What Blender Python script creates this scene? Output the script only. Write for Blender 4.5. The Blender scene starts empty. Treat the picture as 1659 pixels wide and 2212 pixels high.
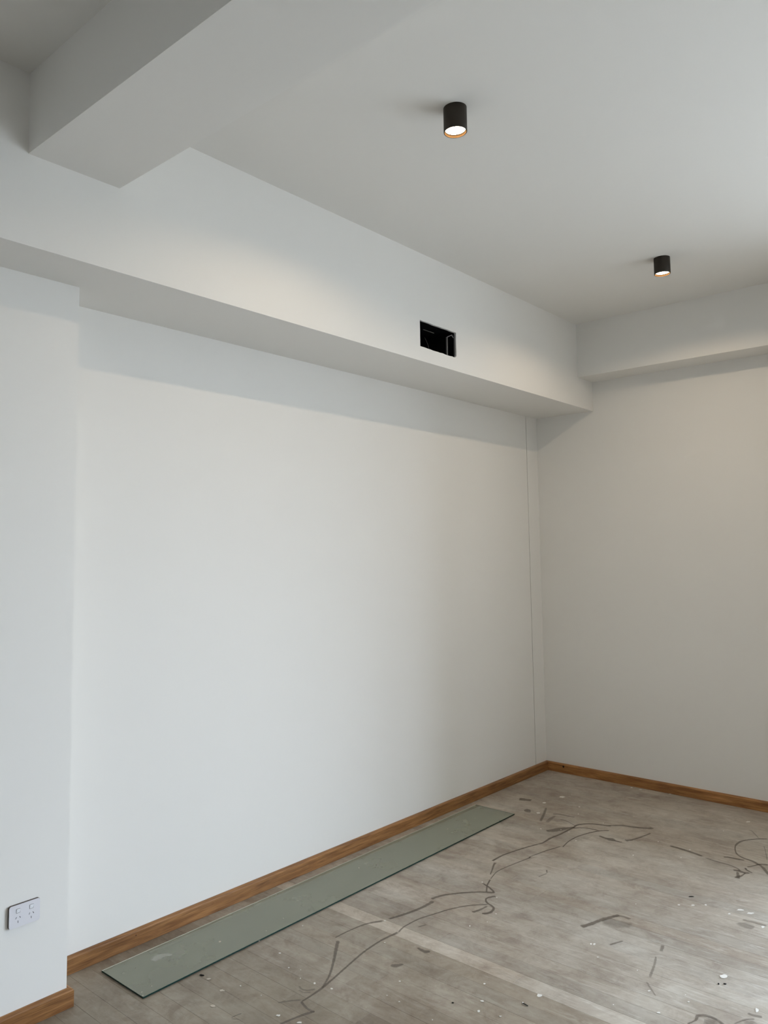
import bpy, bmesh, math, random
from mathutils import Vector, Matrix
from mathutils.geometry import tessellate_polygon

# ---- light and colour settings
EXPO = 0.0
SKY_COLOR = (0.77, 0.91, 1.08, 1)
SKY_STRENGTH = 16.3
WALL_Y = -6.4
STUB_X, STUB_Y = 0.7, -2.4
OPENINGS = [(-6.0, -2.55, 0.0, 2.6)]
LAMP_COLOR = (1.0, 0.80, 0.56)
LAMP_STRENGTH = 25.0
LAMP_WATTS = 7.3
WALL_C = (0.785, 0.768, 0.735)
CEIL_C = (0.770, 0.752, 0.718)
SKIRT_L = (0.38, 0.19, 0.068)
SKIRT_D = (0.19, 0.08, 0.024)
SCUFF_C = (0.165, 0.132, 0.105)
GLASS_FILM = 0.42
CREAM_FLECKS = {0, 1, 2, 36, 37, 38, 43, 46, 47}
EXTRA_LAMPS = []

sc = bpy.context.scene
COL = sc.collection

# ------------------------------------------------------------------ camera
CAM = (-5.64087, -3.01386, 1.65)
YAW, PITCH, ROLL = 0.74848, 0.08314, -0.00867
cy_, sy_, cp_, sp_ = math.cos(YAW), math.sin(YAW), math.cos(PITCH), math.sin(PITCH)
fw = Vector((cy_*cp_, sy_*cp_, sp_))
rt = Vector((sy_, -cy_, 0.0))
up = rt.cross(fw)
r2 = math.cos(ROLL)*rt + math.sin(ROLL)*up
u2 = -math.sin(ROLL)*rt + math.cos(ROLL)*up
cam_data = bpy.data.cameras.new('camera')
cam_data.sensor_fit = 'AUTO'
cam_data.sensor_width = 36.0
cam_data.lens = 1693.68*36.0/2212.0
cam_data.shift_x = 111.598/2212.0
cam_data.shift_y = -47.242/2212.0
cam_data.clip_start = 0.05
cam = bpy.data.objects.new('camera', cam_data)
COL.objects.link(cam)
cam.matrix_world = Matrix(((r2.x, u2.x, -fw.x, CAM[0]), (r2.y, u2.y, -fw.y, CAM[1]),
                           (r2.z, u2.z, -fw.z, CAM[2]), (0, 0, 0, 1)))
sc.camera = cam

# ------------------------------------------------------------------ view, world, daylight
sc.view_settings.view_transform = 'Standard'
sc.view_settings.look = 'None'
sc.view_settings.gamma = 1.0
sc.view_settings.use_curve_mapping = False
sc.view_settings.exposure = EXPO
sc.cycles.use_denoising = True
sc.cycles.diffuse_bounces = 7
sc.cycles.max_bounces = 10
sc.cycles.sample_clamp_indirect = 8.0

world = bpy.data.worlds.new('overcast_sky')
sc.world = world
world.use_nodes = True
bg = world.node_tree.nodes['Background']
bg.inputs[0].default_value = SKY_COLOR
bg.inputs[1].default_value = SKY_STRENGTH

# the glazed openings of the back wall (y0, y1, sill, head), beyond the frame; sky portals help the sampling
for i, (y0, y1, z0, z1) in enumerate(OPENINGS):
    ld = bpy.data.lights.new('sky_portal', 'AREA')
    ld.shape = 'RECTANGLE'
    ld.size, ld.size_y = z1-z0, y1-y0
    ld.cycles.is_portal = True
    lo = bpy.data.objects.new('sky_portal', ld)
    COL.objects.link(lo)
    lo.location = (0.17, (y0+y1)/2, (z0+z1)/2)
    lo.rotation_euler = (0, math.radians(90), 0)      # emits towards -x, into the room

# ------------------------------------------------------------------ measured room
D, ZB = 0.474, 2.7204          # long bulkhead: depth from the wall, height of its soffit
E_, ZR = 0.2407, 2.9414        # bulkhead on the back wall
ZC = 3.3374                    # ceiling
NX, NY = 4.0933, 0.2141        # pier on the left: corner at x = -NX, face at y = -NY
B1, B2, ZBM = 4.4387, 4.0787, 3.0465   # ceiling beam
GX = 0.1681                    # shadow-gap joint in the long wall
SKZ, SKT = 0.0658, 0.0196      # skirting
LAMP_Y, LAMPS = -1.427, (-3.230, -1.132)

# marks read off the floor, in metres: (density, [(x, y, width), ...]); flecks: (x, y, axis a, axis b)
MARKS = [
 (0.9, [(-3.637, -0.88, 0.0078), (-3.578, -0.892, 0.0079), (-3.532, -0.904, 0.01), (-3.5, -0.917, 0.0085)]),
 (0.9, [(-3.507, -0.918, 0.007), (-3.505, -0.88, 0.0078), (-3.49, -0.836, 0.0074)]),
 (0.95, [(-3.491, -0.837, 0.0061), (-3.433, -0.835, 0.0068), (-3.373, -0.83, 0.0087), (-3.284, -0.814, 0.0072), (-3.175, -0.792, 0.0068), (-3.063, -0.771, 0.0073), (-2.959, -0.762, 0.0079), (-2.885, -0.764, 0.0088), (-2.826, -0.772, 0.0122)]),
 (0.85, [(-2.826, -0.772, 0.0068), (-2.78, -0.76, 0.0058), (-2.736, -0.758, 0.0059), (-2.658, -0.763, 0.0065), (-2.578, -0.785, 0.0071), (-2.497, -0.808, 0.0074), (-2.425, -0.839, 0.0082), (-2.366, -0.879, 0.0087), (-2.327, -0.917, 0.0089)]),
 (0.85, [(-3.057, -0.625, 0.0125), (-3.116, -0.668, 0.011), (-3.191, -0.724, 0.0084), (-3.272, -0.78, 0.0071), (-3.32, -0.806, 0.0062), (-3.373, -0.83, 0.0056)]),
 (0.8, [(-3.05, -0.598, 0.0059), (-2.986, -0.599, 0.0061), (-2.909, -0.606, 0.0066), (-2.848, -0.62, 0.0086), (-2.784, -0.654, 0.0155)]),
 (0.9, [(-2.756, -0.66, 0.0097), (-2.696, -0.679, 0.0118), (-2.612, -0.697, 0.0125), (-2.535, -0.705, 0.0128), (-2.469, -0.703, 0.0162)]),
 (0.9, [(-2.456, -0.685, 0.011), (-2.429, -0.687, 0.0115), (-2.374, -0.706, 0.0116), (-2.3, -0.755, 0.0124), (-2.236, -0.812, 0.0113), (-2.195, -0.871, 0.0149)]),
 (0.95, [(-2.136, -0.766, 0.0072), (-2.154, -0.81, 0.009), (-2.176, -0.848, 0.0088), (-2.195, -0.871, 0.0072)]),
 (0.95, [(-2.072, -0.773, 0.0061), (-2.142, -0.798, 0.0057), (-2.213, -0.838, 0.0055)]),
 (0.95, [(-2.225, -0.897, 0.0099), (-2.255, -0.88, 0.011), (-2.287, -0.88, 0.0062), (-2.315, -0.905, 0.0079), (-2.328, -0.937, 0.0096), (-2.347, -0.96, 0.0078), (-2.388, -0.969, 0.0112), (-2.418, -0.958, 0.0133), (-2.425, -0.945, 0.0118)]),
 (0.9, [(-2.345, -0.924, 0.0072), (-2.404, -0.918, 0.0098), (-2.445, -0.906, 0.0141)]),
 (0.7, [(-2.73, -0.805, 0.0069), (-2.684, -0.822, 0.0069)]),
 (0.8, [(-2.878, -0.916, 0.0074), (-2.883, -0.938, 0.0117), (-2.883, -0.96, 0.0188), (-2.866, -0.971, 0.011)]),
 (0.75, [(-3.064, -0.92, 0.0108), (-3.055, -0.938, 0.0193), (-3.023, -0.953, 0.0061)]),
 (0.5, [(-3.553, -0.776, 0.0065), (-3.517, -0.799, 0.0083), (-3.482, -0.828, 0.0085)]),
 (0.5, [(-3.42, -0.754, 0.0052), (-3.429, -0.778, 0.0063), (-3.42, -0.8, 0.0078), (-3.394, -0.816, 0.0078)]),
 (0.45, [(-3.439, -0.773, 0.006), (-3.441, -0.798, 0.0072), (-3.421, -0.82, 0.0077)]),
 (0.95, [(-1.855, -0.652, 0.0109), (-1.802, -0.65, 0.01), (-1.744, -0.652, 0.0089), (-1.667, -0.665, 0.0087), (-1.574, -0.685, 0.0093), (-1.484, -0.71, 0.0095), (-1.427, -0.726, 0.0088), (-1.34, -0.723, 0.0125), (-1.248, -0.734, 0.0115), (-1.15, -0.738, 0.0103), (-1.09, -0.741, 0.0091), (-1.03, -0.738, 0.0113), (-0.997, -0.75, 0.0132), (-0.955, -0.784, 0.0136), (-0.932, -0.827, 0.0142), (-0.918, -0.873, 0.0141), (-0.903, -0.897, 0.0138)]),
 (0.9, [(-0.916, -0.878, 0.0139), (-0.855, -0.94, 0.0172), (-0.835, -1.005, 0.02), (-0.8, -1.08, 0.0169), (-0.774, -1.099, 0.0188)]),
 (0.8, [(-1.864, -0.677, 0.011), (-1.9, -0.688, 0.0074), (-1.969, -0.719, 0.0062), (-2.022, -0.741, 0.0053)]),
 (0.9, [(-2.066, -0.77, 0.0044), (-2.009, -0.755, 0.004), (-1.96, -0.746, 0.0044), (-1.883, -0.75, 0.0052), (-1.786, -0.764, 0.0054), (-1.687, -0.779, 0.0075), (-1.678, -0.786, 0.0088)]),
 (0.9, [(-1.687, -0.779, 0.0043), (-1.66, -0.774, 0.0051), (-1.603, -0.784, 0.0058), (-1.519, -0.8, 0.0061), (-1.414, -0.828, 0.0064)]),
 (0.95, [(-1.417, -0.84, 0.0057), (-1.375, -0.833, 0.0052), (-1.304, -0.824, 0.0054), (-1.222, -0.826, 0.0065), (-1.145, -0.841, 0.0077), (-1.079, -0.862, 0.0087), (-1.023, -0.888, 0.0103), (-0.989, -0.925, 0.0099)]),
 (0.85, [(-1.097, -0.744, 0.012), (-1.053, -0.776, 0.0118), (-1.034, -0.82, 0.0105), (-1.029, -0.876, 0.0102)]),
 (0.85, [(-1.243, -0.648, 0.0188), (-1.212, -0.672, 0.0348), (-1.155, -0.698, 0.0382), (-1.107, -0.722, 0.0221), (-1.07, -0.742, 0.0099)]),
 (0.75, [(-0.803, -0.216, 0.0446), (-0.788, -0.252, 0.0405), (-0.775, -0.294, 0.0328)]),
 (0.9, [(-0.991, -0.359, 0.0205), (-0.983, -0.376, 0.0547), (-0.971, -0.396, 0.0409)]),
 (0.75, [(-0.851, -0.442, 0.0098), (-0.998, -0.499, 0.0118), (-1.112, -0.539, 0.0127)]),
 (0.5, [(-0.957, -0.558, 0.0104), (-1.025, -0.564, 0.0179), (-1.105, -0.578, 0.0156)]),
 (0.6, [(-0.936, -0.533, 0.0165), (-0.911, -0.569, 0.0149), (-0.909, -0.624, 0.0126), (-0.9, -0.662, 0.0128)]),
 (0.6, [(-1.001, -0.614, 0.0091), (-0.999, -0.652, 0.009), (-1.021, -0.696, 0.0071), (-1.047, -0.739, 0.0067)]),
 (0.9, [(-1.111, -0.915, 0.0093), (-1.124, -0.957, 0.0158), (-1.125, -0.992, 0.0367), (-1.13, -1.024, 0.0126), (-1.126, -1.061, 0.0087)]),
 (0.8, [(-1.087, -1.06, 0.0265), (-1.051, -1.085, 0.0129), (-0.982, -1.104, 0.011), (-0.902, -1.119, 0.0091), (-0.869, -1.122, 0.0072)]),
 (0.9, [(-1.77, -0.927, 0.0043), (-1.806, -0.947, 0.0059)]),
 (0.7, [(-1.814, -0.95, 0.005), (-1.848, -0.944, 0.0043), (-1.881, -0.938, 0.0043)]),
 (0.9, [(-1.0, -1.281, 0.0142), (-1.008, -1.339, 0.0179), (-1.021, -1.407, 0.0169), (-1.043, -1.47, 0.0143)]),
 (0.7, [(-1.053, -1.487, 0.0093), (-1.069, -1.553, 0.0095), (-1.075, -1.615, 0.0091), (-1.095, -1.66, 0.0071), (-1.119, -1.679, 0.0062)]),
 (0.9, [(-1.135, -1.652, 0.0131), (-1.123, -1.666, 0.0169), (-1.128, -1.688, 0.0179), (-1.129, -1.708, 0.0165), (-1.114, -1.722, 0.0105)]),
 (0.9, [(-1.129, -1.708, 0.0052), (-1.175, -1.704, 0.0069), (-1.201, -1.696, 0.0178), (-1.228, -1.686, 0.0085)]),
 (0.85, [(-1.142, -1.673, 0.0071), (-1.179, -1.686, 0.0118), (-1.23, -1.704, 0.0095)]),
 (0.9, [(-1.059, -1.688, 0.007), (-1.085, -1.702, 0.0087), (-1.108, -1.734, 0.0091)]),
 (0.85, [(-1.04, -1.692, 0.0076), (-1.007, -1.71, 0.008), (-0.955, -1.735, 0.0106), (-0.941, -1.766, 0.013)]),
 (0.8, [(-0.524, -1.662, 0.0118), (-0.554, -1.625, 0.0122), (-0.597, -1.591, 0.0113), (-0.656, -1.561, 0.0101), (-0.716, -1.553, 0.0093), (-0.777, -1.559, 0.005), (-0.845, -1.58, 0.0051), (-0.893, -1.605, 0.0077), (-0.922, -1.642, 0.0118), (-0.932, -1.68, 0.0151), (-0.954, -1.714, 0.0137), (-0.984, -1.746, 0.0121), (-1.024, -1.773, 0.0125), (-1.081, -1.804, 0.0124)]),
 (0.9, [(-0.978, -1.556, 0.0099), (-0.963, -1.581, 0.0126), (-0.959, -1.616, 0.0158), (-0.952, -1.655, 0.0101)]),
 (0.6, [(-0.66, -1.675, 0.0036), (-0.714, -1.695, 0.0031), (-0.824, -1.73, 0.003), (-0.867, -1.742, 0.003)]),
 (0.45, [(-0.434, -1.535, 0.0087), (-0.446, -1.558, 0.0066), (-0.544, -1.619, 0.0045)]),
 (0.95, [(-2.245, -1.343, 0.0191), (-2.203, -1.36, 0.0161), (-2.13, -1.38, 0.0152), (-2.063, -1.404, 0.0148), (-2.021, -1.419, 0.0128)]),
 (0.75, [(-2.063, -1.404, 0.0106), (-2.028, -1.432, 0.012), (-2.032, -1.476, 0.0139)]),
 (0.7, [(-2.319, -1.505, 0.0082), (-2.283, -1.518, 0.0076), (-2.247, -1.533, 0.0049)]),
 (0.65, [(-2.169, -1.672, 0.011), (-2.232, -1.686, 0.0097)]),
 (0.5, [(-2.286, -1.686, 0.0053), (-2.37, -1.709, 0.0072), (-2.466, -1.728, 0.0081)]),
 (0.45, [(-2.504, -1.732, 0.0063), (-2.535, -1.758, 0.0051), (-2.579, -1.795, 0.0051)]),
 (0.85, [(-2.681, -1.942, 0.0047), (-2.637, -1.956, 0.0063), (-2.605, -1.953, 0.0097), (-2.584, -1.973, 0.0135), (-2.583, -2.006, 0.0109), (-2.6, -2.037, 0.0111)]),
 (0.6, [(-2.638, -1.983, 0.0571), (-2.628, -2.024, 0.066)]),
 (0.6, [(-2.571, -2.063, 0.0043), (-2.517, -2.085, 0.0061), (-2.491, -2.108, 0.0064)]),
 (0.45, [(-2.549, -2.094, 0.0424), (-2.521, -2.127, 0.0339)]),
 (0.6, [(-2.47, -2.079, 0.0102), (-2.469, -2.1, 0.014), (-2.461, -2.125, 0.0119)]),
 (0.7, [(-3.73, -0.722, 0.0046), (-3.709, -0.724, 0.0042), (-3.688, -0.73, 0.0043)]),
 (0.6, [(-3.733, -0.727, 0.0043), (-3.715, -0.755, 0.0042)]),
 (0.4, [(-2.133, -1.388, 0.0437), (-2.106, -1.448, 0.0581), (-2.09, -1.506, 0.0346)]),
 (0.5, [(-1.7, -1.851, 0.0156), (-1.696, -1.897, 0.0185), (-1.695, -1.948, 0.0152)]),
 (0.45, [(-1.734, -1.854, 0.0334), (-1.75, -1.876, 0.0457), (-1.754, -1.912, 0.0291)]),
]
SPECKS = [
 (-3.623, -0.456, 0.0141, -0.0157, -0.0081, -0.0103),
 (-3.64, -0.558, 0.016, -0.0177, -0.0118, -0.0145),
 (-3.728, -0.615, 0.0154, -0.0171, -0.0145, -0.0182),
 (-3.572, -0.587, 0.0051, -0.0056, -0.0058, -0.0068),
 (-3.562, -0.695, 0.0036, -0.004, -0.0056, -0.0063),
 (-3.608, -0.837, 0.013, -0.0144, -0.0094, -0.01),
 (-3.588, -0.924, 0.0148, -0.0165, -0.0094, -0.0095),
 (-3.367, -0.786, 0.0079, -0.0088, -0.0128, -0.0124),
 (-3.354, -0.628, 0.0053, -0.0059, -0.0067, -0.0069),
 (-3.334, -0.676, 0.0034, -0.0037, -0.0057, -0.0058),
 (-3.379, -0.72, 0.0038, -0.0041, -0.0055, -0.0055),
 (-3.065, -0.417, 0.0042, -0.0048, -0.0072, -0.0072),
 (-3.299, -0.517, 0.0079, -0.0088, -0.0071, -0.0076),
 (-3.064, -0.416, 0.0047, -0.0052, -0.0086, -0.0086),
 (-3.136, -1.022, 0.0081, -0.009, -0.0073, -0.0056),
 (-3.246, -1.047, 0.0032, -0.0036, -0.0059, -0.0048),
 (-2.568, -0.973, 0.0059, -0.0066, -0.0137, -0.0089),
 (-2.484, -1.01, 0.0038, -0.0043, -0.0083, -0.0051),
 (-2.932, -1.275, 0.0087, -0.0098, -0.0104, -0.0064),
 (-3.039, -1.332, 0.0119, -0.0133, -0.0111, -0.007),
 (-3.103, -1.358, 0.0083, -0.0092, -0.0167, -0.0106),
 (-3.079, -1.432, 0.0081, -0.009, -0.0068, -0.0041),
 (-2.388, -0.997, 0.0056, -0.0063, -0.0112, -0.0068),
 (-2.235, -0.909, 0.0055, -0.0061, -0.0109, -0.0066),
 (-2.129, -0.761, 0.0057, -0.0064, -0.0133, -0.0084),
 (-3.248, -1.107, 0.0053, -0.0058, -0.0051, -0.004),
 (-3.259, -1.265, 0.0037, -0.0041, -0.0063, -0.0045),
 (-3.351, -0.861, 0.0073, -0.0081, -0.0101, -0.0094),
 (-3.355, -0.627, 0.0042, -0.0047, -0.006, -0.0063),
 (-2.782, -0.66, 0.0068, -0.0076, -0.0086, -0.007),
 (-2.937, -0.786, 0.0045, -0.005, -0.0077, -0.0062),
 (-0.57, -0.412, 0.0354, -0.0403, -0.041, -0.0206),
 (-0.765, -0.381, 0.0226, -0.0257, -0.0289, -0.0153),
 (-0.978, -0.453, 0.0182, -0.0207, -0.0295, -0.0158),
 (-1.232, -0.606, 0.0086, -0.0098, -0.0158, -0.0084),
 (-1.167, -0.704, 0.0039, -0.0045, -0.0133, -0.0067),
 (-0.689, -0.592, 0.0093, -0.0105, -0.0193, -0.0092),
 (-0.48, -0.438, 0.006, -0.0068, -0.0141, -0.0068),
 (-1.219, -0.543, 0.0047, -0.0053, -0.0133, -0.0072),
 (-1.172, -0.757, 0.0085, -0.0097, -0.0119, -0.0059),
 (-0.888, -0.842, 0.0054, -0.0061, -0.0144, -0.0064),
 (-1.279, -0.853, 0.0095, -0.0107, -0.0149, -0.0072),
 (-0.83, -0.653, 0.0076, -0.0087, -0.0136, -0.0065),
 (-0.645, -0.934, 0.0088, -0.01, -0.0199, -0.008),
 (-1.277, -1.184, 0.0077, -0.0087, -0.017, -0.0069),
 (-1.14, -1.39, 0.0066, -0.0075, -0.0174, -0.006),
 (-1.139, -1.427, 0.0076, -0.0085, -0.0173, -0.0058),
 (-1.187, -1.449, 0.0093, -0.0105, -0.0131, -0.0044),
 (-0.988, -1.386, 0.0088, -0.0099, -0.0164, -0.0055),
 (-0.981, -1.209, 0.005, -0.0057, -0.0127, -0.0047),
 (-1.738, -1.586, 0.0117, -0.013, -0.0173, -0.006),
 (-1.698, -1.636, 0.0133, -0.0148, -0.019, -0.0062),
 (-1.655, -1.679, 0.01, -0.0112, -0.0192, -0.006),
 (-1.862, -1.433, 0.0042, -0.0047, -0.0084, -0.0034),
 (-0.284, -1.493, 0.0203, -0.023, -0.0339, -0.0091),
 (-0.552, -1.43, 0.0052, -0.0059, -0.0191, -0.0057),
 (-0.05, -0.678, 0.0135, -0.0154, -0.0251, -0.0102),
 (-0.056, -0.742, 0.0195, -0.0223, -0.0186, -0.0073),
 (-0.693, -0.594, 0.0103, -0.0117, -0.0205, -0.0097),
 (-0.024, -0.934, 0.0119, -0.0136, -0.0183, -0.0066),
 (-1.68, -1.789, 0.0111, -0.0124, -0.0167, -0.0048),
 (-1.603, -1.815, 0.0277, -0.0311, -0.0235, -0.0065),
 (-1.61, -1.859, 0.0249, -0.0278, -0.0263, -0.007),
 (-1.716, -1.939, 0.0133, -0.0148, -0.0262, -0.0066),
 (-2.365, -1.443, 0.008, -0.0089, -0.0185, -0.0085),
 (-2.356, -1.454, 0.0096, -0.0107, -0.0209, -0.0096),
 (-2.262, -1.937, 0.0214, -0.0237, -0.0352, -0.0104),
 (-2.426, -2.098, 0.0102, -0.0113, -0.0348, -0.009),
 (-2.68, -1.842, 0.0095, -0.0105, -0.0151, -0.0056),
 (-2.559, -1.763, 0.0093, -0.0103, -0.0126, -0.0049),
 (-2.444, -1.672, 0.0049, -0.0054, -0.0116, -0.0046),
 (-2.451, -1.512, 0.005, -0.0056, -0.012, -0.0054),
 (-2.498, -1.874, 0.0043, -0.0047, -0.0088, -0.003),
 (-2.739, -1.701, 0.0045, -0.005, -0.0079, -0.0034),
 (-2.536, -1.898, 0.0077, -0.0085, -0.0085, -0.0029),
 (-2.864, -1.471, 0.0156, -0.0174, -0.0259, -0.0139),
]

# ------------------------------------------------------------------ materials
def new_mat(name):
    m = bpy.data.materials.new(name)
    m.use_nodes = True
    nt = m.node_tree
    for n in list(nt.nodes):
        nt.nodes.remove(n)
    out = nt.nodes.new('ShaderNodeOutputMaterial')
    return m, nt, out

def node(nt, kind, **kw):
    n = nt.nodes.new(kind)
    for k, v in kw.items():
        setattr(n, k, v)
    return n

def link(nt, a, b):
    nt.links.new(a, b)

def principled(nt, out, color=(0.8, 0.8, 0.8), rough=0.6, spec=0.3, metal=0.0):
    p = node(nt, 'ShaderNodeBsdfPrincipled')
    p.inputs['Base Color'].default_value = (*color, 1)
    p.inputs['Roughness'].default_value = rough
    p.inputs['Specular IOR Level'].default_value = spec
    p.inputs['Metallic'].default_value = metal
    link(nt, p.outputs[0], out.inputs[0])
    return p

def ramp(nt, fac, stops):
    r = node(nt, 'ShaderNodeValToRGB')
    els = r.color_ramp.elements
    while len(els) < len(stops):
        els.new(0.5)
    for e, (pos, c) in zip(els, stops):
        e.position = pos
        e.color = (*c, 1) if len(c) == 3 else c
    link(nt, fac, r.inputs[0])
    return r

def noise(nt, vec, scale, detail=4, rough=0.55, dist=0.0):
    n = node(nt, 'ShaderNodeTexNoise')
    n.inputs['Scale'].default_value = scale
    n.inputs['Detail'].default_value = detail
    n.inputs['Roughness'].default_value = rough
    n.inputs['Distortion'].default_value = dist
    link(nt, vec, n.inputs['Vector'])
    return n

def mapping(nt, vec, scale=(1, 1, 1), loc=(0, 0, 0), rot=(0, 0, 0)):
    m = node(nt, 'ShaderNodeMapping')
    m.inputs['Scale'].default_value = scale
    m.inputs['Location'].default_value = loc
    m.inputs['Rotation'].default_value = rot
    link(nt, vec, m.inputs['Vector'])
    return m.outputs[0]

def mixc(nt, fac, a, b, blend='MIX'):
    m = node(nt, 'ShaderNodeMix', data_type='RGBA', blend_type=blend)
    for sock, v in ((m.inputs[0], fac), (m.inputs[6], a), (m.inputs[7], b)):
        if hasattr(v, 'links'):
            link(nt, v, sock)
        elif isinstance(v, (int, float)):
            sock.default_value = v
        else:
            sock.default_value = (*v, 1)
    return m.outputs[2]

def math_n(nt, op, a, b=None, clamp=False):
    m = node(nt, 'ShaderNodeMath', operation=op, use_clamp=clamp)
    for s, v in zip(m.inputs, (a, b)):
        if v is None:
            continue
        if hasattr(v, 'links'):
            link(nt, v, s)
        else:
            s.default_value = v
    return m.outputs[0]

def paint_mat(name, color, rough=0.55):
    m, nt, out = new_mat(name)
    p = principled(nt, out, color, rough, 0.25)
    geo = node(nt, 'ShaderNodeNewGeometry')
    n1 = noise(nt, geo.outputs['Position'], 0.9, 2)
    c = ramp(nt, n1.outputs[0], [(0.3, [v*0.985 for v in color]), (0.7, color)])
    link(nt, c.outputs[0], p.inputs['Base Color'])
    n2 = noise(nt, geo.outputs['Position'], 420, 2)     # roller texture
    b = node(nt, 'ShaderNodeBump')
    b.inputs['Strength'].default_value = 0.05
    b.inputs['Distance'].default_value = 0.0006
    link(nt, n2.outputs[0], b.inputs['Height'])
    link(nt, b.outputs[0], p.inputs['Normal'])
    return m

def wood_mat(name, axis, light, dark):
    """oiled hardwood, grain running along the axis"""
    m, nt, out = new_mat(name)
    p = principled(nt, out, light, 0.38, 0.38)
    geo = node(nt, 'ShaderNodeNewGeometry')
    sc_long = {'x': (1.6, 22, 22), 'y': (22, 1.6, 22)}[axis]
    v = mapping(nt, geo.outputs['Position'], sc_long)
    n1 = noise(nt, v, 2.2, 5, 0.6, 0.6)
    v2 = mapping(nt, geo.outputs['Position'], {'x': (5, 160, 160), 'y': (160, 5, 160)}[axis])
    n2 = noise(nt, v2, 2.0, 3, 0.6)
    c1 = ramp(nt, n1.outputs[0], [(0.32, dark), (0.47, [0.5*(a+b) for a, b in zip(light, dark)]), (0.62, light)])
    c2 = ramp(nt, n2.outputs[0], [(0.34, (0.50, 0.44, 0.40)), (0.58, (1, 1, 1))])
    col = mixc(nt, 0.7, c1.outputs[0], c2.outputs[0], 'MULTIPLY')
    # long lighter and darker stretches
    v3 = mapping(nt, geo.outputs['Position'], {'x': (0.7, 3, 3), 'y': (3, 0.7, 3)}[axis])
    n3 = noise(nt, v3, 2.0, 2)
    c3 = ramp(nt, n3.outputs[0], [(0.35, (0.8, 0.77, 0.74)), (0.65, (1.08, 1.06, 1.04))])
    col = mixc(nt, 1.0, col, c3.outputs[0], 'MULTIPLY')
    link(nt, col, p.inputs['Base Color'])
    b = node(nt, 'ShaderNodeBump')
    b.inputs['Strength'].default_value = 0.15
    b.inputs['Distance'].default_value = 0.001
    link(nt, n2.outputs[0], b.inputs['Height'])
    link(nt, b.outputs[0], p.inputs['Normal'])
    return m

def plain_mat(name, color, rough=0.5, spec=0.4, metal=0.0):
    m, nt, out = new_mat(name)
    principled(nt, out, color, rough, spec, metal)
    return m

WHITE = paint_mat('wall_paint', WALL_C)
CEIL = paint_mat('ceiling_paint', CEIL_C, 0.8)
BOARD_CORE = plain_mat('plasterboard_core', (0.75, 0.74, 0.72), 0.9, 0.1)
SK_X = wood_mat('skirting_wood_long', 'x', SKIRT_L, SKIRT_D)
SK_Y = wood_mat('skirting_wood_cross_lit', 'y', [1.3*v for v in SKIRT_L], [1.3*v for v in SKIRT_D])  # same timber, lightened to make up for the weaker light on it
GROOVE = plain_mat('joint_shadow', (0.05, 0.048, 0.045), 0.9, 0.1)

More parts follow.
